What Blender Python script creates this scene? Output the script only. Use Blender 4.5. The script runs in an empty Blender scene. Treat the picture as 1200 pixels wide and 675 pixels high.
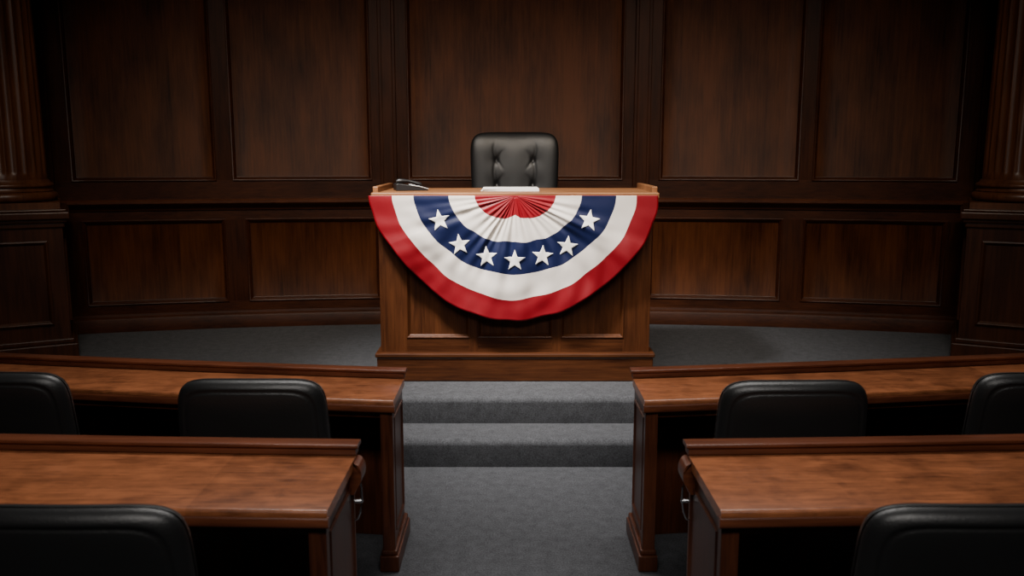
import bpy, bmesh, math, random
from mathutils import Vector, Matrix
random.seed(3)
scene = bpy.context.scene
COL = scene.collection

# ---------------------------------------------------------------- materials
def new_mat(name):
    m = bpy.data.materials.new(name); m.use_nodes = True
    nt = m.node_tree
    return m, nt, nt.nodes['Principled BSDF']

def wood(name, dark, light, axis='z', rough=0.38, blocks=0.0, spec=0.4, scale=1.0, coat=0.0, mottle=0.0, grain=0.58, bvar=0.10):
    m, nt, b = new_mat(name)
    N = nt.nodes; L = nt.links
    tc = N.new('ShaderNodeTexCoord')
    mp = N.new('ShaderNodeMapping')
    k = {'x': (1.3, 26, 26), 'y': (26, 1.3, 26), 'z': (26, 26, 1.3)}[axis]
    if mottle > 0: k = (2.6, 44, 44)
    mp.inputs['Scale'].default_value = [v*scale for v in k]
    L.new(tc.outputs['Object'], mp.inputs['Vector'])
    n1 = N.new('ShaderNodeTexNoise'); n1.inputs['Scale'].default_value = 2.2
    n1.inputs['Detail'].default_value = 8; n1.inputs['Roughness'].default_value = 0.66
    n1.inputs['Distortion'].default_value = 0.5
    L.new(mp.outputs[0], n1.inputs['Vector'])
    n2 = N.new('ShaderNodeTexNoise'); n2.inputs['Scale'].default_value = 2.6
    n2.inputs['Detail'].default_value = 6
    mp2 = N.new('ShaderNodeMapping')
    k2 = {'x': (0.7, 2, 2), 'y': (2, 0.7, 2), 'z': (2, 2, 0.7)}[axis]
    if mottle > 0:
        k2 = (2.8, 4.5, 4.5); n2.inputs['Roughness'].default_value = 0.68; n2.inputs['Distortion'].default_value = 0.3
    mp2.inputs['Scale'].default_value = k2
    L.new(tc.outputs['Object'], mp2.inputs['Vector'])
    L.new(mp2.outputs[0], n2.inputs['Vector'])
    mx = N.new('ShaderNodeMath'); mx.operation = 'MULTIPLY_ADD'
    L.new(n1.outputs['Fac'], mx.inputs[0]); mx.inputs[1].default_value = grain
    ms = N.new('ShaderNodeMath'); ms.operation = 'MULTIPLY'; ms.inputs[1].default_value = 1.05-grain
    L.new(n2.outputs['Fac'], ms.inputs[0]); L.new(ms.outputs[0], mx.inputs[2])
    last = mx.outputs[0]
    if blocks > 0:
        sep = N.new('ShaderNodeSeparateXYZ'); L.new(tc.outputs['Object'], sep.inputs[0])
        sn = N.new('ShaderNodeMath'); sn.operation = 'SNAP'; sn.inputs[1].default_value = blocks
        L.new(sep.outputs[0], sn.inputs[0])
        wn = N.new('ShaderNodeTexWhiteNoise'); wn.noise_dimensions = '1D'
        L.new(sn.outputs[0], wn.inputs['W'])
        ma = N.new('ShaderNodeMath'); ma.operation = 'MULTIPLY_ADD'
        L.new(wn.outputs['Value'], ma.inputs[0]); ma.inputs[1].default_value = bvar
        L.new(last, ma.inputs[2]); last = ma.outputs[0]
    cr = N.new('ShaderNodeValToRGB')
    cr.color_ramp.elements[0].position = 0.40; cr.color_ramp.elements[0].color = (*dark, 1)
    cr.color_ramp.elements[1].position = 0.70; cr.color_ramp.elements[1].color = (*light, 1)
    L.new(last, cr.inputs[0]); L.new(cr.outputs[0], b.inputs['Base Color'])
    b.inputs['Roughness'].default_value = rough
    b.inputs['Specular IOR Level'].default_value = spec
    b.inputs['Coat Weight'].default_value = coat
    b.inputs['Coat Roughness'].default_value = 0.2
    bp = N.new('ShaderNodeBump'); bp.inputs['Strength'].default_value = 0.05
    bp.inputs['Distance'].default_value = 0.006
    L.new(n1.outputs['Fac'], bp.inputs['Height']); L.new(bp.outputs[0], b.inputs['Normal'])
    return m

def plain(name, col, rough=0.5, metal=0.0, spec=0.5, bump=0.0, bscale=200, sheen=0.0, var=0.0):
    m, nt, b = new_mat(name)
    N = nt.nodes; L = nt.links
    b.inputs['Base Color'].default_value = (*col, 1)
    b.inputs['Roughness'].default_value = rough
    b.inputs['Metallic'].default_value = metal
    b.inputs['Specular IOR Level'].default_value = spec
    b.inputs['Sheen Weight'].default_value = sheen
    tc = N.new('ShaderNodeTexCoord')
    n = N.new('ShaderNodeTexNoise'); n.inputs['Scale'].default_value = bscale
    n.inputs['Detail'].default_value = 3
    L.new(tc.outputs['Object'], n.inputs['Vector'])
    if bump > 0:
        bp = N.new('ShaderNodeBump'); bp.inputs['Strength'].default_value = bump
        bp.inputs['Distance'].default_value = 0.003
        L.new(n.outputs['Fac'], bp.inputs['Height']); L.new(bp.outputs[0], b.inputs['Normal'])
    if var > 0:
        cr = N.new('ShaderNodeValToRGB')
        cr.color_ramp.elements[0].position = 0.3
        cr.color_ramp.elements[1].position = 0.7
        cr.color_ramp.elements[0].color = (*[c*(1-var) for c in col], 1)
        cr.color_ramp.elements[1].color = (*[min(1, c*(1+var)) for c in col], 1)
        L.new(n.outputs['Fac'], cr.inputs[0]); L.new(cr.outputs[0], b.inputs['Base Color'])
    return m

def carpet(name, col):
    m, nt, b = new_mat(name)
    N = nt.nodes; L = nt.links
    tc = N.new('ShaderNodeTexCoord')
    n = N.new('ShaderNodeTexNoise'); n.inputs['Scale'].default_value = 130
    n.inputs['Detail'].default_value = 6; n.inputs['Roughness'].default_value = 0.8
    n2 = N.new('ShaderNodeTexNoise'); n2.inputs['Scale'].default_value = 18
    n2.inputs['Detail'].default_value = 5; n2.inputs['Roughness'].default_value = 0.7
    L.new(tc.outputs['Object'], n.inputs['Vector']); L.new(tc.outputs['Object'], n2.inputs['Vector'])
    a = N.new('ShaderNodeMath'); a.operation = 'MULTIPLY_ADD'; a.inputs[1].default_value = 0.75
    s = N.new('ShaderNodeMath'); s.operation = 'MULTIPLY'; s.inputs[1].default_value = 0.25
    L.new(n2.outputs['Fac'], s.inputs[0]); L.new(n.outputs['Fac'], a.inputs[0]); L.new(s.outputs[0], a.inputs[2])
    cr = N.new('ShaderNodeValToRGB')
    cr.color_ramp.elements[0].position = 0.38; cr.color_ramp.elements[0].color = (*[c*0.52 for c in col], 1)
    cr.color_ramp.elements[1].position = 0.62; cr.color_ramp.elements[1].color = (*[c*1.48 for c in col], 1)
    L.new(a.outputs[0], cr.inputs[0]); L.new(cr.outputs[0], b.inputs['Base Color'])
    b.inputs['Roughness'].default_value = 0.95
    b.inputs['Specular IOR Level'].default_value = 0.05
    bp = N.new('ShaderNodeBump'); bp.inputs['Strength'].default_value = 0.6; bp.inputs['Distance'].default_value = 0.006
    L.new(n.outputs['Fac'], bp.inputs['Height']); L.new(bp.outputs[0], b.inputs['Normal'])
    return m

M_WALL = wood('wall_wood', (0.017, 0.0047, 0.0017), (0.055, 0.0155, 0.005), 'z', 0.5, spec=0.12)
M_WALLH = wood('wall_wood_horizontal', (0.018, 0.0048, 0.0017), (0.058, 0.016, 0.005), 'x', 0.48, spec=0.18)
M_PANEL = wood('wall_panel_wood', (0.021, 0.0057, 0.0018), (0.082, 0.0245, 0.0072), 'z', 0.48, blocks=0.14, spec=0.10, grain=0.5)
M_MOULD = wood('moulding_wood', (0.022, 0.0062, 0.0023), (0.056, 0.016, 0.0055), 'x', 0.40, spec=0.22)
M_RAIL = wood('chair_rail_wood', (0.040, 0.0115, 0.0045), (0.090, 0.0265, 0.0095), 'x', 0.36, spec=0.35)
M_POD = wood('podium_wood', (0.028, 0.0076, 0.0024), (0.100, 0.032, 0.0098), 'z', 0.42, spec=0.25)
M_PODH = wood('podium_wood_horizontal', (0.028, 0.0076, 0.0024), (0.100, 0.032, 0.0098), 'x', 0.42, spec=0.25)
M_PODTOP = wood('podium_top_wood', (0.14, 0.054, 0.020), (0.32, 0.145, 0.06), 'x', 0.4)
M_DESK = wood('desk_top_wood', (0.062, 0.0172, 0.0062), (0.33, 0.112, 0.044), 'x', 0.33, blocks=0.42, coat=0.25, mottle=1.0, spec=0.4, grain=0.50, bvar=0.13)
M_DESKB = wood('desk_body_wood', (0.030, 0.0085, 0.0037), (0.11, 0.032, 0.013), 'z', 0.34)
M_LEDGE = wood('desk_ledge_wood', (0.055, 0.0155, 0.007), (0.155, 0.046, 0.020), 'x', 0.30)
M_COLW = wood('column_wood', (0.055, 0.018, 0.007), (0.142, 0.050, 0.0195), 'z', 0.36)
M_COLW_D = wood('pedestal_wood', (0.024, 0.0074, 0.0028), (0.070, 0.0225, 0.0084), 'z', 0.40, spec=0.3)
M_CARPET = carpet('carpet_grey', (0.072, 0.074, 0.080))
M_LEATHER = plain('black_leather', (0.011, 0.0112, 0.0115), 0.40, spec=0.5, bump=0.3, bscale=160)
M_LEATHER2 = plain('deep_black_leather', (0.006, 0.006, 0.0065), 0.42, spec=0.38, bump=0.2, bscale=160)
M_PLASTIC = plain('black_plastic', (0.010, 0.010, 0.011), 0.4)
M_CHROME = plain('chrome', (0.50, 0.50, 0.52), 0.25, metal=1.0)
M_RED = plain('red_cloth', (0.185, 0.0009, 0.0065), 0.48, spec=0.32, bump=0.15, bscale=500, var=0.08)
M_WHITE = plain('white_cloth', (0.68, 0.62, 0.565), 0.6, spec=0.25, bump=0.15, bscale=500, var=0.03)
M_BLUE = plain('blue_cloth', (0.0028, 0.0066, 0.040), 0.5, spec=0.28, bump=0.15, bscale=500, var=0.1)
M_STAR = plain('star_cloth', (0.90, 0.86, 0.81), 0.7, spec=0.2, bump=0.15, bscale=400)
M_PAPER = plain('paper', (0.72, 0.70, 0.66), 0.8, var=0.02, bscale=20)
M_PALE = plain('pale_plastic', (0.6, 0.6, 0.6), 0.4)
M_CEIL = plain('ceiling_paint', (0.03, 0.024, 0.02), 0.9, var=0.1, bscale=3)

# ---------------------------------------------------------------- helpers
def finish(ob, smooth=False, bevel=0.0, seg=2):
    if smooth:
        for p in ob.data.polygons: p.use_smooth = True
    if bevel > 0:
        md = ob.modifiers.new('bevel', 'BEVEL'); md.width = bevel; md.segments = seg
        md.limit_method = 'ANGLE'; md.angle_limit = math.radians(40)
    return ob

def mesh_from_bm(name, bm, mats, parent=None, origin=(0, 0, 0), smooth=False, bevel=0.0, recalc=True, autosm=None):
    if recalc: bmesh.ops.recalc_face_normals(bm, faces=bm.faces[:])
    o = Vector(origin)
    for v in bm.verts: v.co -= o
    me = bpy.data.meshes.new(name); bm.to_mesh(me); bm.free()
    for m in (mats if isinstance(mats, (list, tuple)) else [mats]): me.materials.append(m)
    ob = bpy.data.objects.new(name, me); COL.objects.link(ob)
    if parent is not None:
        ob.parent = parent
    else:
        ob.location = o
    finish(ob, smooth, bevel)
    if autosm is not None:
        me.polygons.foreach_set('use_smooth', [True]*len(me.polygons))
        bm2 = bmesh.new(); bm2.from_mesh(me)
        for e in bm2.edges:
            if len(e.link_faces) == 2 and e.calc_face_angle(0) > math.radians(autosm): e.smooth = False
        bm2.to_mesh(me); bm2.free()
    return ob

def box(bm, x0, x1, y0, y1, z0, z1, mi=0):
    vs = [bm.verts.new(p) for p in [(x0,y0,z0),(x1,y0,z0),(x1,y1,z0),(x0,y1,z0),(x0,y0,z1),(x1,y0,z1),(x1,y1,z1),(x0,y1,z1)]]
    for f in [(0,3,2,1),(4,5,6,7),(0,1,5,4),(1,2,6,5),(2,3,7,6),(3,0,4,7)]:
        fc = bm.faces.new([vs[i] for i in f]); fc.material_index = mi
    return vs

def sweep(bm, prof, ts, fn, mi=0, closed=True):
    rows = []
    for t in ts:
        rows.append([bm.verts.new(fn(t, a, b)) for a, b in prof])
    n = len(prof)
    for i in range(len(rows)-1):
        for j in range(n if closed else n-1):
            k = (j+1) % n
            f = bm.faces.new((rows[i][j], rows[i][k], rows[i+1][k], rows[i+1][j])); f.material_index = mi
    if closed:
        bm.faces.new(rows[0][::-1]).material_index = mi
        bm.faces.new(rows[-1]).material_index = mi

def lin(a, b, n): return [a+(b-a)*i/n for i in range(n+1)]

def ring(bm, s0, s1, z0, z1, loops, fn, nseg=1, mi=0, cap=None):
    """picture-frame moulding; loops = [(inset, off)]; fn(s,off,z) -> point"""
    prev = None
    for ins, off in loops:
        a, b, c, d = s0+ins, s1-ins, z0+ins, z1-ins
        pts = [(s, c) for s in lin(a, b, nseg)][:-1] + [(b, z) for z in lin(c, d, 1)][:-1] \
            + [(s, d) for s in lin(b, a, nseg)][:-1] + [(a, z) for z in lin(d, c, 1)][:-1]
        cur = [bm.verts.new(fn(s, off, z)) for s, z in pts]
        if prev:
            n = len(cur)
            for i in range(n):
                j = (i+1) % n
                bm.faces.new((prev[i], prev[j], cur[j], cur[i])).material_index = mi
        prev = cur
    if cap is not None:
        n = nseg
        topl = [prev[2*n+1-i] for i in range(n+1)]
        botl = [prev[i] for i in range(n+1)]
        for i in range(n):
            bm.faces.new((botl[i], botl[i+1], topl[i+1], topl[i])).material_index = cap

def lathe(bm, prof, cx, cy, n=48, mi=0):
    rows = []
    for r, z in prof:
        rows.append([bm.verts.new((cx+r*math.cos(2*math.pi*i/n), cy+r*math.sin(2*math.pi*i/n), z)) for i in range(n)])
    for k in range(len(rows)-1):
        for i in range(n):
            j = (i+1) % n
            bm.faces.new((rows[k][i], rows[k][j], rows[k+1][j], rows[k+1][i])).material_index = mi
    bm.faces.new(rows[0][::-1]); bm.faces.new(rows[-1])

def empty(name, loc, rz=0, label=None, category=None, group=None):
    e = bpy.data.objects.new(name, None); e.location = loc; e.rotation_euler = (0, 0, rz)
    e.empty_display_size = 0.1
    COL.objects.link(e)
    if label: e['label'] = label
    if category: e['category'] = category
    if group: e['group'] = group
    return e

def struct(ob, label=None, cat=None):
    ob['kind'] = 'structure'
    if label: ob['label'] = label
    ob['category'] = cat or 'wall'
    return ob

# ---------------------------------------------------------------- room shell
R = 14.0; YC = -6.6; CEIL = 4.2; DZ = 0.34
def P(s, off, z):
    a = s/R; r = R-off
    return (r*math.sin(a), YC+r*math.cos(a), z)
SW = 4.6
XW = R*math.sin(SW/R); YW = YC+R*math.cos(SW/R)

bm = bmesh.new(); box(bm, -XW-0.2, XW+0.2, -2.7, 7.7, -0.2, 0.0)
struct(mesh_from_bm('floor', bm, M_CARPET), 'dark grey carpeted floor of the chamber', 'floor')
bm = bmesh.new(); box(bm, -XW-0.2, XW+0.2, -2.7, 7.7, CEIL, CEIL+0.15)
struct(mesh_from_bm('ceiling', bm, M_CEIL), 'dark painted ceiling', 'ceiling')
for nm, x0, x1 in (('wall_left', -XW-0.2, -XW), ('wall_right', XW, XW+0.2)):
    bm = bmesh.new(); box(bm, x0, x1, -2.5, YW+0.25, 0, CEIL)
    struct(mesh_from_bm(nm, bm, M_WALL), 'dark wood side wall')
bm = bmesh.new(); box(bm, -XW-0.2, XW+0.2, -2.7, -2.5, 0, CEIL)
struct(mesh_from_bm('wall_front', bm, M_WALL), 'dark wood wall behind the seats')

bm = bmesh.new()
sweep(bm, [(0, 0), (0, CEIL), (-0.2, CEIL), (-0.2, 0)], lin(-SW, SW, 60), lambda t, a, b: P(t, a, b), 0)
ST = 0.03
upper = [(-3.60, -2.50), (-2.36, -1.22), (-0.90, 0.92), (1.24, 2.38), (2.50, 3.60)]
lower = [(-3.55, -2.45), (-2.27, -1.17), (-0.95, 0.95), (1.17, 2.27), (2.45, 3.55)]
UZ = (1.585, 3.75); LZ = (0.565, 1.255)
def vstrip(s0, s1, z0, z1, o0, o1, mi=0):
    n = max(1, int((s1-s0)/0.15))
    sweep(bm, [(o0, z0), (o1, z0), (o1, z1), (o0, z1)], lin(s0, s1, n), lambda t, a, b: P(t, a, b), mi)
def stiles(panels, z0, z1):
    edges = [-SW] + [v for p in panels for v in p] + [SW]
    for i in range(0, len(edges), 2):
        vstrip(edges[i], edges[i+1], z0, z1, -0.01, ST, 0)
stiles(upper, UZ[0], UZ[1]); stiles(lower, LZ[0], LZ[1])
vstrip(-SW, SW, UZ[1], CEIL, -0.01, ST, 1)
vstrip(-SW, SW, LZ[1], UZ[0], -0.01, ST, 1)
vstrip(-SW, SW, 0.34, LZ[0], -0.01, ST, 1)
struct(mesh_from_bm('wall_back', bm, [M_WALL, M_WALLH]), 'curved dark mahogany panelled wall behind the rostrum')

k = 1
for plist, (z0, z1) in ((upper, UZ), (lower, LZ)):
    for s0, s1 in plist:
        bm = bmesh.new()
        ring(bm, s0-0.008, s1+0.008, z0-0.008, z1+0.008,
             [(0, ST), (0.001, ST+0.009), (0.006, ST+0.012), (0.013, ST+0.009), (0.017, ST+0.002), (0.026, ST-0.004), (0.030, 0.010), (0.036, 0.006)],
             P, nseg=10, mi=0, cap=1)
        struct(mesh_from_bm('trim_%d' % k, bm, [M_MOULD, M_PANEL], recalc=False, autosm=35), 'recessed mahogany wall panel with moulded frame', 'wall panel')
        k += 1
for s in (-3.80, -1.07, 1.08, 3.80):
    bm = bmesh.new()
    for (a, b, o) in ((-0.07, 0.07, 0.055), (-0.045, 0.045, 0.066)):
        vstrip(s+a, s+b, 1.44, CEIL, ST-0.005, o)
    struct(mesh_from_bm('trim_%d' % k, bm, M_WALL, bevel=0.005), 'slim vertical mahogany pilaster strip', 'trim'); k += 1
bm = bmesh.new()
sweep(bm, [(0.02, 1.335), (0.045, 1.34), (0.055, 1.36), (0.08, 1.375), (0.105, 1.39), (0.115, 1.40), (0.115, 1.42), (0.105, 1.43), (0.02, 1.435)],
      lin(-SW, SW, 70), lambda t, a, b: P(t, a, b))
struct(mesh_from_bm('trim_%d' % k, bm, M_RAIL, autosm=35), 'moulded mahogany chair rail', 'trim'); k += 1
bm = bmesh.new()
sweep(bm, [(0.02, 0.335), (0.085, 0.335), (0.085, 0.44), (0.075, 0.455), (0.06, 0.465), (0.055, 0.485), (0.02, 0.49)],
      lin(-SW, SW, 70), lambda t, a, b: P(t, a, b))
struct(mesh_from_bm('baseboard_back', bm, M_WALLH, autosm=35), 'tall dark wood baseboard', 'baseboard')

def noser(y, z, r=0.038):
    pts = []
    for i in range(9):
        a = math.pi - (math.pi/2)*i/8
        pts.append((y+r+r*math.cos(a), z-r+r*math.sin(a)))
    return pts
bm = bmesh.new()
prof = [(4.75, 0.0)] + noser(4.735, 0.17) + [(5.04, 0.17)] + noser(5.025, 0.34) + [(7.6, 0.34), (7.6, 0.0)]
sweep(bm, prof, lin(-XW+0.002, XW-0.002, 2), lambda t, a, b: (t, min(a, P(t, 0, 0)[1] + 0.15) , b))
da = mesh_from_bm('floor_dais', bm, M_CARPET, autosm=50)
da['label'] = 'grey carpeted dais with two broad steps'; da['category'] = 'stage'; da['kind'] = 'structure'

# ---------------------------------------------------------------- pedestal columns
def make_column(sign, lab):
    ang = math.radians(27.5)
    rot = ang*sign
    cx, cy = sign*-3.15, 6.0
    e = empty('column', (cx, cy, DZ), rz=rot, label=lab, category='column', group='fluted columns flanking the rostrum')
    o = -sign
    def X(a, b): return (min(o*a, o*b), max(o*a, o*b))
    W, D = 0.80, 0.82
    bm = bmesh.new()
    x0, x1 = X(0.03, W-0.03)
    box(bm, x0, x1, 0.03, D, 0.0, 0.96)
    loops = [(0, 0.0), (0.0, 0.014), (0.012, 0.018), (0.022, 0.008), (0.03, -0.0)]
    ring(bm, x0+0.10, x1-0.10, 0.26, 0.86, loops, lambda s, off, z: (s, 0.03-off, z), 1)
    xi = X(0.03, 0.03)[0]
    ring(bm, 0.15, D-0.1, 0.26, 0.86, loops, lambda s, off, z: (xi - o*off, s, z), 1)
    mesh_from_bm('pedestal', bm, M_COLW_D, parent=e, bevel=0.003)
    bm = bmesh.new()
    for (i, z0, z1) in ((-0.01, 0, 0.12), (0.01, 0.12, 0.155)):
        xa, xb = X(i, W-i); box(bm, xa, xb, i, D, z0, z1)
    mesh_from_bm('plinth', bm, M_COLW_D, parent=e, bevel=0.008)
    bm = bmesh.new()
    for (i, z0, z1) in ((0.015, 0.95, 0.985), (0.0, 0.985, 1.01), (-0.02, 1.01, 1.06), (-0.005, 1.06, 1.08)):
        xa, xb = X(i, W-i); box(bm, xa, xb, i, D, z0, z1)
    mesh_from_bm('pedestal_cap', bm, M_COLW_D, parent=e, bevel=0.008)
    ccx, ccy = o*0.385, 0.39
    bm = bmesh.new()
    box(bm, ccx-0.35, ccx+0.35, ccy-0.35, ccy+0.35, 1.08, 1.125)
    pr = [(0.32, 1.125)]
    for i in range(9):
        a = -math.pi/2 + math.pi*i/8; pr.append((0.315+0.03*math.cos(a), 1.16+0.033*math.sin(a)))
    pr += [(0.32, 1.2), (0.31, 1.21), (0.305, 1.222)]
    for i in range(7):
        a = -math.pi/2 + math.pi*i/6; pr.append((0.305+0.016*math.cos(a), 1.24+0.016*math.sin(a)))
    pr += [(0.30, 1.26), (0.29, 1.28)]
    lathe(bm, pr, ccx, ccy, 64)
    mesh_from_bm('column_base', bm, M_COLW, parent=e, autosm=40)
    bm = bmesh.new()
    nf = 26; n = nf*10; rows = []
    top = CEIL-DZ-0.3
    for z, q in ((1.275, 0.0), (1.31, 0.0), (1.325, 0.6), (1.34, 1.0), (2.2, 1.0), (top-0.06, 1.0), (top-0.04, 0.0), (top, 0.0)):
        rr = 0.282 - 0.018*max(0, (z-1.3)/2.2)
        row = []
        for i in range(n):
            ph = (i % 10)/10.0
            d = 0.0
            if 0.15 < ph < 0.95: d = math.sin((ph-0.15)/0.8*math.pi)**0.6*0.014*q
            a = 2*math.pi*i/n
            row.append(bm.verts.new((ccx+(rr-d)*math.cos(a), ccy+(rr-d)*math.sin(a), z)))
        rows.append(row)
    for kk in range(len(rows)-1):
        for i in range(n):
            j = (i+1) % n
            bm.faces.new((rows[kk][i], rows[kk][j], rows[kk+1][j], rows[kk+1][i]))
    mesh_from_bm('column_shaft', bm, M_COLW, parent=e, autosm=35)
    bm = bmesh.new()
    lathe(bm, [(0.27, top-0.01), (0.29, top+0.01), (0.28, top+0.04), (0.30, top+0.1), (0.35, top+0.17), (0.36, top+0.2)], ccx, ccy, 64)
    box(bm, ccx-0.38, ccx+0.38, ccy-0.38, ccy+0.38, top+0.2, top+0.298)
    mesh_from_bm('capital', bm, M_COLW, parent=e, autosm=35)
make_column(1, 'fluted reddish wood column on panelled pedestal beside curved wall')
make_column(-1, 'fluted reddish wood column on panelled pedestal beside curved wall')

# ---------------------------------------------------------------- rostrum podium
pod = empty('podium', (0, 5.4, DZ), label='dark wood rostrum podium with panelled front and lighter top', category='podium')
po = (0, 5.4, DZ)
bm = bmesh.new()
box(bm, -0.85, 0.85, 5.445, 6.08, 0.34, 1.53)
F = 5.425
xs = [(-0.855, -0.70), (-0.30, -0.24), (0.24, 0.30), (0.70, 0.855)]
for a, b in xs: box(bm, a, b, F, 5.46, 0.5, 1.53)
box(bm, -0.8, 0.8, F+0.001, 5.46, 0.5, 0.625, 1)
box(bm, -0.8, 0.8, F+0.001, 5.46, 1.42, 1.529, 1)
loops = [(0, 0.0), (0.0, 0.004), (0.005, 0.005), (0.010, 0.002), (0.016, -0.008), (0.020, -0.012), (0.024, -0.019)]
for a, b in ((-0.70, -0.30), (-0.24, 0.24), (0.30, 0.70)):
    ring(bm, a-0.004, b+0.004, 0.621, 1.424, loops, lambda s, off, z: (s, F-off, z), 1)
for sx in (-1, 1):
    for a, b in ((F+0.001, 5.53), (5.97, 6.085)): box(bm, *sorted((sx*0.84, sx*0.872)), a, b, 0.5, 1.53)
    box(bm, *sorted((sx*0.84, sx*0.871)), 5.5, 6.0, 0.5, 0.625, 1); box(bm, *sorted((sx*0.84, sx*0.871)), 5.5, 6.0, 1.42, 1.529, 1)
    ring(bm, 5.525, 5.975, 0.621, 1.424, loops, lambda s, off, z: (sx*(0.871+off), s, z), 1)
mesh_from_bm('podium_body', bm, [M_POD, M_PODH], parent=pod, origin=po, bevel=0.002)
bm = bmesh.new()
box(bm, -0.895, 0.895, 5.385, 6.11, 0.34, 0.50)
box(bm, -0.905, 0.905, 5.375, 6.115, 0.50, 0.528)
mesh_from_bm('plinth', bm, M_PODH, parent=pod, origin=po, bevel=0.007)
bm = bmesh.new()
box(bm, -0.905, 0.905, 5.375, 6.12, 1.525, 1.562)
for sx in (-1, 1): box(bm, *sorted((sx*0.905, sx*0.87)), 5.45, 6.12, 1.55, 1.598)
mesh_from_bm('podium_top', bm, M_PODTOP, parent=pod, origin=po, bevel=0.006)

# ---------------------------------------------------------------- bunting
BA, BB, BZ = 0.905, 0.80, 1.545
EN = 1.70
TH = [0.28, 0.46, 0.70, 0.845, 1.0]; TV = [0.15, 0.355, 0.615, 0.825, 1.0]
def edgewave(phi): return 1 + 0.008*math.sin(7*phi+0.5)+0.006*math.sin(5*phi+2)+0.004*math.sin(19*phi+1.8*math.sin(4*phi)+1.2)
def surf_y(phi, s):
    t = max(0, math.sin(phi))
    env = min(1, t*2.5)
    fine = 0.5+0.5*math.sin(40*phi+2.2*math.sin(5*phi))
    fine *= 0.65+0.35*math.sin(7*phi+1)
    mid = 0.5+0.5*math.sin(21*phi+2.4*math.sin(3*phi+0.4)+0.8*s)
    broad = 0.5+0.5*math.sin(9*phi+0.8+1.8*s+math.sin(3*phi))
    wr = math.sin(16*s+5*math.sin(3*phi))*math.sin(10*phi+8*s)
    wr2 = math.sin(31*s+9*math.sin(2*phi+1))*math.sin(15*phi+9*s+1)
    wr3 = math.sin(19*phi+14*s)*math.sin(27*phi-5*s+2)
    fade = 1/(1+math.exp((s-0.72)*9))
    d = env*(0.015*fine*min(1, s*5)*max(0, 1-s*1.05) + 0.017*mid*min(1, s*2.0)*(0.6+0.4*math.sin(5*phi+1))*(0.45+0.55*fade) + 0.026*broad*s*s + 0.0055*wr*min(1, s*1.5) + 0.0025*wr2*min(1, s*1.5) + 0.0022*wr3*s*s)
    return 5.366 - d - 0.010 - 0.012*s*env
def bxyz(phi, s):
    w = s*(1+(edgewave(phi)-1)*s*s*s)
    c, sn = abs(math.cos(phi)), abs(math.sin(phi))
    rr = (c**EN+sn**EN)**(-1/EN)
    return (-BA*w*rr*math.cos(phi), surf_y(phi, s), BZ - BB*w*rr*sn)
bun = empty('bunting', (0, 5.37, BZ), label='red white and blue pleated fan bunting with white stars', category='bunting')
bo = (0, 5.37, BZ)
bm = bmesh.new()
NP = 560
bandsub = [8, 10, 16, 12, 12]
fr = []
for bi, n in enumerate(bandsub):
    for q in range(n): fr.append((bi, q/n))
fr.append((5, 0.0))
def rad(phi, bi, q):
    c = abs(math.cos(phi))
    wob = 0.006*math.sin(11*phi+bi)+0.003*math.sin(21*phi+1)
    def T(i): return 0.012 if i < 0 else TV[i]+(TH[i]-TV[i])*c + (wob*math.sin(phi)*(0.4 if i == 0 else 1) if i < 4 else 0)
    if bi == 5: return 1.0
    return T(bi-1)+(T(bi)-T(bi-1))*q
grid = []
for i in range(NP+1):
    phi = math.pi*i/NP
    grid.append([bm.verts.new(bxyz(phi, rad(phi, bi, q))) for bi, q in fr])
mm = [0, 1, 2, 1, 0]
for i in range(NP):
    for j in range(len(fr)-1):
        f = bm.faces.new((grid[i][j], grid[i][j+1], grid[i+1][j+1], grid[i+1][j])); f.material_index = mm[fr[j][0]]
cloth = mesh_from_bm('bunting_cloth', bm, [M_RED, M_WHITE, M_BLUE], parent=bun, origin=bo, smooth=True)
sol = cloth.modifiers.new('sol', 'SOLIDIFY'); sol.thickness = 0.0015; sol.offset = 1
bm = bmesh.new()
box(bm, -0.89, 0.89, 5.362, 5.3742, BZ-0.012, BZ+0.001)
mesh_from_bm('header_tape', bm, M_RED, parent=bun, origin=bo, bevel=0.002)
for (px, py) in ((515, 257), (538, 285), (569.5, 299), (602.5, 303.5), (635, 298), (664, 287), (689, 257)):
    sx = (px-603)/186.0; sz = BZ-(py-229)/183.0
    bm = bmesh.new()
    rot = math.atan2(sx, -(sz-BZ)+0.9)*-0.4
    pts = []
    for i in range(10):
        r = 0.070 if i % 2 == 0 else 0.029
        a = math.pi/2 + i*math.pi/5 + rot
        pts.append((sx+r*math.cos(a), sz+r*math.sin(a)))
    def put(x, z, lift):
        # invert the fan mapping: direction angle and radial fraction at (x, z)
        dx, dz = abs(x)/BA, (BZ-z)/BB
        phi = math.atan2(dz, -x/BA); s = (dx**EN+dz**EN)**(1/EN)
        return bm.verts.new((x, surf_y(phi, s)-lift, z))
    n = 7
    for i in range(10):
        A = (sx, sz); B = pts[i]; C = pts[(i+1) % 10]
        vs = {}
        for p in range(n+1):
            for q in range(n+1-p):
                a, b = p/n, q/n
                vs[(p, q)] = put(A[0]*(1-a-b)+B[0]*a+C[0]*b, A[1]*(1-a-b)+B[1]*a+C[1]*b, 0.0070 if a+b < 0.99 else 0.0045)
        for p in range(n):
            for q in range(n-p):
                bm.faces.new((vs[(p, q)], vs[(p+1, q)], vs[(p, q+1)]))
                if p+q < n-1: bm.faces.new((vs[(p+1, q)], vs[(p+1, q+1)], vs[(p, q+1)]))
    bmesh.ops.remove_doubles(bm, verts=bm.verts[:], dist=0.0004)
    mesh_from_bm('star', bm, M_STAR, parent=bun, origin=bo, smooth=True)

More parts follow.
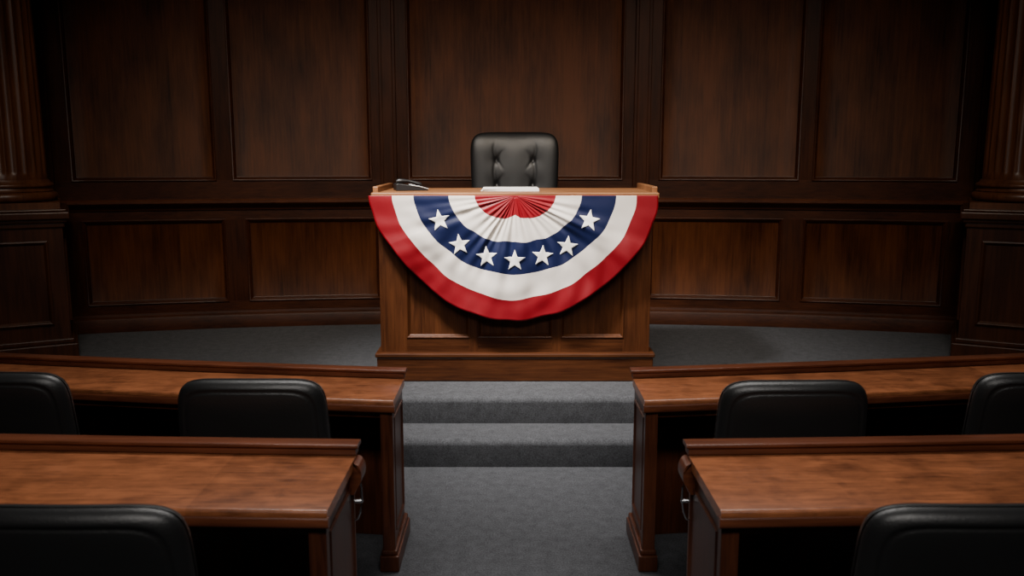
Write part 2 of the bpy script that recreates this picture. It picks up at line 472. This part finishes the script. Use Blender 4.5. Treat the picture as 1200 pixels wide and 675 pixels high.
# ---------------------------------------------------------------- upholstery generator
def pillow(bm, w, h, t, cen, n=5.0, tilt=0.0, curve=0.0, taper=0.0, dispf=None, N=40, ep=3.5, flat=False):
    us = [math.sin(math.pi/2*(-1+2*i/N)) for i in range(N+1)]
    def pt(u, v, side):
        m = max(abs(u), abs(v))
        if m < 1e-6: x = z = 0
        else:
            a, b = abs(u/m), abs(v/m)
            sc = 1/((a**n+b**n)**(1/n))
            x, z = u*sc, v*sc
        d = (max(0, 1-m**ep))**(1/2.2)*t/2
        if dispf: d += dispf(x, z, m, side)
        X = x*w/2*(1+taper*z); Z = z*h/2; Y = side*d + curve*X*X
        if flat: X, Y, Z = X, Z, Y
        co = Vector((X, Y, Z))
        if tilt: co = Matrix.Rotation(tilt, 3, 'X') @ co
        return co+Vector(cen)
    for side in (-1, 1):
        g = [[bm.verts.new(pt(u, v, side)) for v in us] for u in us]
        for i in range(N):
            for j in range(N):
                bm.faces.new((g[i][j], g[i+1][j], g[i+1][j+1], g[i][j+1]))
    bmesh.ops.remove_doubles(bm, verts=bm.verts[:], dist=0.0003)

def tube(bm, pts, r, n=10):
    rows = []
    for i, p in enumerate(pts):
        p = Vector(p)
        a = Vector(pts[max(0, i-1)]); b = Vector(pts[min(len(pts)-1, i+1)])
        d = (b-a).normalized()
        u = d.cross(Vector((0, 0, 1)))
        if u.length < 0.1: u = d.cross(Vector((1, 0, 0)))
        u.normalize(); v = d.cross(u)
        rr = r[i] if isinstance(r, list) else r
        rows.append([bm.verts.new(p+u*rr*math.cos(2*math.pi*k_/n)+v*rr*math.sin(2*math.pi*k_/n)) for k_ in range(n)])
    for i in range(len(rows)-1):
        for k_ in range(n):
            j = (k_+1) % n
            bm.faces.new((rows[i][k_], rows[i][j], rows[i+1][j], rows[i+1][k_]))
    bm.faces.new(rows[0][::-1]); bm.faces.new(rows[-1])

def chair_base(e, seatz):
    bm = bmesh.new()
    lathe(bm, [(0.03, 0.09), (0.03, 0.25), (0.02, 0.255), (0.02, seatz-0.06), (0.07, seatz-0.06), (0.09, seatz-0.04)], 0, 0, 20)
    mesh_from_bm('gas_column', bm, M_CHROME, parent=e, autosm=35)
    bm = bmesh.new()
    for i in range(5):
        a = 2*math.pi*i/5+0.3
        tube(bm, [(0.02*math.cos(a), 0.02*math.sin(a), 0.12), (0.15*math.cos(a), 0.15*math.sin(a), 0.10), (0.29*math.cos(a), 0.29*math.sin(a), 0.078)], [0.035, 0.026, 0.017])
    lathe(bm, [(0.045, 0.08), (0.05, 0.1), (0.045, 0.15), (0.035, 0.155)], 0, 0, 20)
    mesh_from_bm('star_base', bm, M_CHROME, parent=e, autosm=35)
    for i in range(5):
        a = 2*math.pi*i/5+0.3
        bm = bmesh.new()
        c = Vector((0.285*math.cos(a), 0.285*math.sin(a), 0.0275))
        t = Vector((-math.sin(a), math.cos(a), 0))
        for s in (-1, 1):
            tube(bm, [c+t*s*0.008, c+t*s*0.011, c+t*s*0.024, c+t*s*0.027], [0.02, 0.0272, 0.0272, 0.02], 18)
        tube(bm, [c+Vector((0, 0, 0.0)), c+Vector((0, 0, 0.055))], 0.008, 8)
        mesh_from_bm('caster', bm, M_PLASTIC, parent=e, autosm=35)

def build_office_chair():
    e = empty('office_chair', (0, 0, 0))
    def df(x, z, m, side):
        d = -0.006*math.exp(-((m-0.87)/0.014)**2)
        if m > 0.88: d += 0.003
        d += 0.0018*math.sin(7*x+3*z)*math.sin(5*z-2*x)*(1-m)
        return d
    bm = bmesh.new()
    pillow(bm, 0.575, 0.50, 0.10, (0, -0.245, 0.725), n=6.8, tilt=math.radians(7), taper=-0.03, dispf=df, N=72, ep=8)
    for v in bm.verts: v.co.y += 0.35*v.co.x**2; v.co.z -= 0.07*v.co.x**2
    mesh_from_bm('backrest', bm, M_LEATHER, parent=e, smooth=True)
    bm = bmesh.new()
    pillow(bm, 0.52, 0.48, 0.10, (0, 0.0, 0.455), n=5, N=32, ep=6, flat=True)
    mesh_from_bm('seat', bm, M_LEATHER, parent=e, smooth=True)
    for s in (-1, 1):
        bm = bmesh.new()
        tube(bm, [(s*0.20, 0.03, 0.40), (s*0.262, 0.03, 0.405), (s*0.272, 0.02, 0.45), (s*0.262, -0.02, 0.58)], 0.012)
        tube(bm, [(s*0.245, -0.17, 0.60), (s*0.245, -0.15, 0.602), (s*0.250, 0.0, 0.602), (s*0.250, 0.03, 0.60)], [0.014, 0.022, 0.022, 0.014], 14)
        mesh_from_bm('armrest', bm, M_PLASTIC, parent=e, autosm=40)
    bm = bmesh.new()
    tube(bm, [(0, -0.05, 0.395), (0, -0.24, 0.40), (0, -0.275, 0.45), (0, -0.262, 0.62)], 0.024)
    mesh_from_bm('back_support', bm, M_PLASTIC, parent=e, autosm=40)
    chair_base(e, 0.46)
    return e

proto = build_office_chair()
def copy_tree(src, loc, rz, label, group):
    c = src.copy(); COL.objects.link(c); c.location = loc; c.rotation_euler = (0, 0, rz)
    c['label'] = label; c['group'] = group
    for ch in src.children:
        d = ch.copy(); COL.objects.link(d); d.parent = c
    return c
proto['category'] = 'chair'
CH = [(-1.005, 3.37, 0.0), (-2.02, 3.47, -0.03), (1.035, 3.35, 0.02), (2.055, 3.46, 0.0), (-1.09, 2.205, 0.0), (1.115, 2.21, 0.0)]
lab = 'black leather swivel office chair pushed in at curved wooden desk'
for i, (x, y, r) in enumerate(CH):
    if i == 0:
        proto.location = (x, y, 0); proto.rotation_euler = (0, 0, r)
        proto['label'] = lab; proto['group'] = 'black leather office chairs at the desks'
    else:
        copy_tree(proto, (x, y, 0), r, lab, 'black leather office chairs at the desks')

# presiding chair
bm = bmesh.new(); box(bm, -0.85, 0.85, 6.14, 7.05, 0.34, 0.62)
pf = mesh_from_bm('riser_platform', bm, M_CARPET, origin=(0, 6.6, 0.34), bevel=0.01)
pf['label'] = 'low grey carpeted platform behind the podium'; pf['category'] = 'platform'
pc = empty('executive_chair', (0.0, 6.52, 0.62), label='tall black tufted leather executive chair behind the podium', category='chair')
def tuft(x, z, m, side):
    if side > 0: return 0
    d = 0.0
    for tz in (0.48, 0.04, -0.40):
        for tx in (-0.42, 0.42):
            rr = ((x-tx)**2+((z-tz)*1.1)**2)
            d -= 0.009*math.exp(-rr/0.004) + 0.010*math.exp(-rr/0.05)
            zz = z-tz
            top = 0.38 if tz == 0.48 else 0.44
            if 0 < zz < top: d -= 0.006*math.exp(-((x-tx*(1+0.12*math.sin(zz/top*math.pi)))/0.030)**2)*(1-(zz/top)**2 if tz == 0.48 else 1)
            q = (abs(x) - (0.42-abs(zz)*0.9))
            if abs(zz) < 0.2: d -= 0.004*math.exp(-(q/0.035)**2)*(1-abs(zz)/0.2)
    d += 0.005*math.exp(-(x/0.25)**2)*(1-abs(z)**4)
    return d
bm = bmesh.new()
pillow(bm, 0.665, 0.84, 0.14, (0, 0.16, 0.93), n=7.0, tilt=math.radians(-6), taper=0.045, dispf=tuft, N=110, ep=4)
for v in bm.verts: v.co.y -= 0.35*v.co.x**2
mesh_from_bm('backrest', bm, M_LEATHER2, parent=pc, smooth=True)
bm = bmesh.new(); pillow(bm, 0.58, 0.54, 0.13, (0, -0.1, 0.48), n=5, N=32, ep=6, flat=True)
mesh_from_bm('seat', bm, M_LEATHER2, parent=pc, smooth=True)
for s in (-1, 1):
    bm = bmesh.new()
    tube(bm, [(s*0.2, -0.05, 0.41), (s*0.31, -0.05, 0.415), (s*0.325, -0.05, 0.5), (s*0.325, -0.08, 0.68)], 0.017)
    tube(bm, [(s*0.325, 0.1, 0.70), (s*0.325, 0.06, 0.705), (s*0.325, -0.22, 0.705), (s*0.325, -0.26, 0.69)], [0.022, 0.033, 0.033, 0.022], 14)
    mesh_from_bm('armrest', bm, M_LEATHER2, parent=pc, autosm=40)
chair_base(pc, 0.47)

# ---------------------------------------------------------------- desks
def bend_far(x): a = abs(x); return 0.10*(a-0.5)+0.014*(a*a-0.25)
def bend_near(x): a = abs(x); return 0.022*(a-0.5)+0.010*(a*a-0.25)
def rprof(y0, y1, z0, z1, r=0.012):
    pts = []
    for (cy, cz, a0) in ((y0+r, z0+r, 180), (y1-r, z0+r, 270), (y1-r, z1-r, 0), (y0+r, z1-r, 90)):
        for i in range(4):
            a = math.radians(a0+30*i); pts.append((cy+r*math.cos(a), cz+r*math.sin(a)))
    return pts
def make_desk(sg, x_in, x_out, yf, yb, bend, label, bracket):
    xa, xb = sg*x_in, sg*x_out
    oy = yf+0.2
    e = empty('long_desk', (xa, oy, 0), label=label, category='desk', group='long curved chamber desks')
    o = (xa, oy, 0)
    fn = lambda t, a, b: (t, a+bend(t), b)
    def strip(name, prof, mat, t0=None, t1=None, sm=40):
        bm = bmesh.new()
        sweep(bm, prof, lin(t0 if t0 is not None else xa, t1 if t1 is not None else xb, 24), fn)
        return mesh_from_bm(name, bm, mat, parent=e, origin=o, autosm=sm)
    yl = yb-0.055
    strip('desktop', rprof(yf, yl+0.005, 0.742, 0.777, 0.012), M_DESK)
    strip('edge_moulding', rprof(yf-0.006, yf+0.02, 0.722, 0.758, 0.010), M_LEDGE, xa-sg*0.004, xb)
    strip('raised_ledge', rprof(yl, yb, 0.775, 0.803, 0.004), M_LEDGE)
    strip('ledge_cap', rprof(yl-0.008, yb+0.008, 0.801, 0.816, 0.006), M_LEDGE, xa-sg*0.008, xb)
    strip('apron', rprof(yf+0.03, yf+0.05, 0.69, 0.745, 0.003), M_DESKB, xa+sg*0.03, xb-sg*0.03)
    strip('modesty_panel', rprof(yb-0.05, yb-0.02, 0.0, 0.776, 0.003), M_DESKB, xa+sg*0.03, xb-sg*0.03)
    strip('shelf', rprof(yb-0.17, yb-0.045, 0.56, 0.58, 0.003), M_DESKB, xa+sg*0.03, xb-sg*0.03)
    for xx, d in ((xa, sg), (xb, -sg)):
        bm = bmesh.new()
        x0, x1 = sorted((xx+d*0.015, xx+d*0.05))
        b0 = bend(xx)
        box(bm, x0, x1, yf+0.03+b0, yb-0.015+b0, 0.0, 0.744)
        xo = xx+d*0.015
        ring(bm, yf+0.08+b0, yb-0.06+b0, 0.16, 0.68, [(0, 0), (0.0, 0.006), (0.008, 0.009), (0.016, 0.003), (0.02, 0.0)], lambda s, off, z: (xo-d*off, s, z), 1)
        p0, p1 = sorted((xx+d*0.008, xx+d*0.062))
        box(bm, p0, p1, yf+0.018+b0, yf+0.06+b0, 0.0, 0.744)
        mesh_from_bm('end_panel', bm, M_DESKB, parent=e, origin=o, bevel=0.003)
        bm = bmesh.new()
        x0, x1 = sorted((xx-d*0.008, xx+d*0.075))
        box(bm, x0, x1, yf+0.005+b0, yb+0.005+b0, 0.0, 0.075)
        x0, x1 = sorted((xx-d*0.0, xx+d*0.068))
        box(bm, x0, x1, yf+0.012+b0, yb-0.002+b0, 0.075, 0.10)
        mesh_from_bm('plinth', bm, M_DESKB, parent=e, origin=o, bevel=0.007)
    if bracket:
        b0 = bend(xa)
        bm = bmesh.new()
        pr = []
        for i in range(15):
            a = math.radians(95 - 150*i/14)
            pr.append((0.028*math.cos(a), 0.722+0.045*math.sin(a)))
        poly = [(0.0, 0.770)] + pr + [(0.0, 0.655)]
        ya, yb2 = yb-0.11+b0, yb-0.02+b0
        r0 = [bm.verts.new((xa-sg*(p[0]), ya, p[1])) for p in poly]
        r1 = [bm.verts.new((xa-sg*(p[0]), yb2, p[1])) for p in poly]
        n = len(poly)
        for i in range(n):
            j = (i+1) % n; bm.faces.new((r0[i], r0[j], r1[j], r1[i]))
        bm.faces.new(r0[::-1]); bm.faces.new(r1)
        box(bm, *sorted((xa+sg*0.018, xa-sg*0.002)), ya, yb2, 0.655, 0.742)
        mesh_from_bm('scroll_bracket', bm, M_LEDGE, parent=e, origin=o, bevel=0.004)
        bm = bmesh.new()
        yc = ya+0.045
        tube(bm, [(xa-sg*0.012, yc, 0.69), (xa-sg*0.018, yc, 0.665), (xa-sg*0.019, yc, 0.62), (xa-sg*0.012, yc, 0.575), (xa-sg*0.002, yc, 0.55), (xa+sg*0.018, yc, 0.54)], 0.004, 12)
        tube(bm, [(xa+sg*0.02, yc, 0.615), (xa-sg*0.019, yc, 0.615), (xa-sg*0.024, yc, 0.615)], [0.007, 0.007, 0.0035], 14)
        mesh_from_bm('chrome_fitting', bm, M_CHROME, parent=e, origin=o, autosm=40)
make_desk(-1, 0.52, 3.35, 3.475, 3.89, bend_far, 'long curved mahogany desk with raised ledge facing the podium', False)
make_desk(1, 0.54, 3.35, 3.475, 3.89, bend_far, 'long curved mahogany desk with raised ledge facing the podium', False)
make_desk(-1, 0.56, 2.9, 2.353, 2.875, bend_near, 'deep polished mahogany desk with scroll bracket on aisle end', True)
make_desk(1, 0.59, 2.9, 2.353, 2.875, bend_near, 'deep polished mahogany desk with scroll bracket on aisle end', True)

# ---------------------------------------------------------------- things on the podium
pp = empty('paper_stack', (-0.03, 5.72, 1.5625), label='thin stack of white papers lying on the podium', category='papers')
for i in range(3):
    bm = bmesh.new()
    w = 0.19-0.004*i
    box(bm, -w, w, -0.13, 0.13, 0.006*i, 0.006*i+0.0055)
    ob = mesh_from_bm('paper_sheet', bm, M_PAPER, parent=pp)
    ob.rotation_euler = (0, 0, 0.02*(i-1))
ph = empty('telephone', (-0.70, 5.72, 1.5625), rz=0.25, label='black desk telephone with pale trim on the podium', category='telephone')
bm = bmesh.new()
poly = [(-0.10, 0.0), (0.11, 0.0), (0.11, 0.010), (0.05, 0.028), (-0.085, 0.048), (-0.10, 0.043)]
r0 = [bm.verts.new((a, -0.08, b)) for a, b in poly]; r1 = [bm.verts.new((a, 0.08, b)) for a, b in poly]
for i in range(6):
    j = (i+1) % 6; bm.faces.new((r0[i], r0[j], r1[j], r1[i]))
bm.faces.new(r0[::-1]); bm.faces.new(r1)
mesh_from_bm('telephone_body', bm, M_PLASTIC, parent=ph, bevel=0.004)
bm = bmesh.new()
tube(bm, [(-0.095, -0.045, 0.058), (-0.08, -0.045, 0.063), (-0.055, -0.045, 0.064), (-0.02, -0.045, 0.063), (0.03, -0.045, 0.052), (0.055, -0.045, 0.042), (0.07, -0.045, 0.038)], [0.010, 0.017, 0.015, 0.010, 0.010, 0.015, 0.010], 14)
mesh_from_bm('handset', bm, M_PLASTIC, parent=ph, autosm=50)
bm = bmesh.new()
tube(bm, [(0.0, -0.082, 0.036), (0.05, -0.082, 0.029), (0.112, -0.082, 0.011), (0.114, 0.0, 0.011), (0.112, 0.08, 0.011)], 0.003, 8)
mesh_from_bm('pale_trim', bm, M_PALE, parent=ph, smooth=True)
bm = bmesh.new()
for i in range(4):
    for j in range(3):
        x = 0.0+0.022*i; z = 0.037-(x)*0.24
        box(bm, x, x+0.015, 0.0+j*0.022, 0.014+j*0.022, z-0.006, z+0.003)
mesh_from_bm('keypad', bm, M_PALE, parent=ph)

# ---------------------------------------------------------------- lights
def area(name, loc, target, size, energy, col=(1, 0.93, 0.85), sy=None, spread=180):
    d = bpy.data.lights.new(name, 'AREA'); d.energy = energy; d.color = col
    d.size = size
    if sy: d.shape = 'RECTANGLE'; d.size_y = sy
    d.spread = math.radians(spread)
    o = bpy.data.objects.new(name, d); COL.objects.link(o); o.location = loc
    o.rotation_euler = (Vector(target)-Vector(loc)).to_track_quat('-Z', 'Y').to_euler()
    return o
area('key_lamp', (-1.3, 4.0, 4.1), (0, 5.4, 1.1), 0.45, 38, (1, 0.96, 0.92), spread=52)
area('desk_overhead_light', (0, 4.3, 4.15), (0, 3.0, 0.0), 4.0, 76, (1, 0.96, 0.92), sy=0.8, spread=100)  # unseen overhead light aimed at the desk tops, no lamp on the desks
area('wall_wash_light', (0, 3.6, 4.1), (0, 7.2, 0.7), 5.0, 53, (1, 0.86, 0.70), sy=0.4, spread=70)  # unseen light added at ceiling height to wash the back wall and columns
area('fill_light', (0, 0.0, 4.1), (0, 4.2, 0.1), 3.2, 44, (1, 0.95, 0.90), sy=1.0, spread=82)  # soft fill added above the camera to lift chair backs and desk ends
w = bpy.data.worlds.new('world'); scene.world = w; w.use_nodes = True
w.node_tree.nodes['Background'].inputs[0].default_value = (0.5, 0.55, 0.6, 1)
w.node_tree.nodes['Background'].inputs[1].default_value = 0.01

# ---------------------------------------------------------------- camera
cd = bpy.data.cameras.new('camera'); cam = bpy.data.objects.new('camera', cd); COL.objects.link(cam)
cd.sensor_width = 36; cd.lens = 30.0
cam.location = (-0.02, 0, 1.81)
cam.rotation_euler = (math.radians(90-9.01), 0, 0)
cd.dof.use_dof = True; cd.dof.focus_distance = 5.3; cd.dof.aperture_fstop = 3.2
cd.clip_start = 0.05
scene.camera = cam
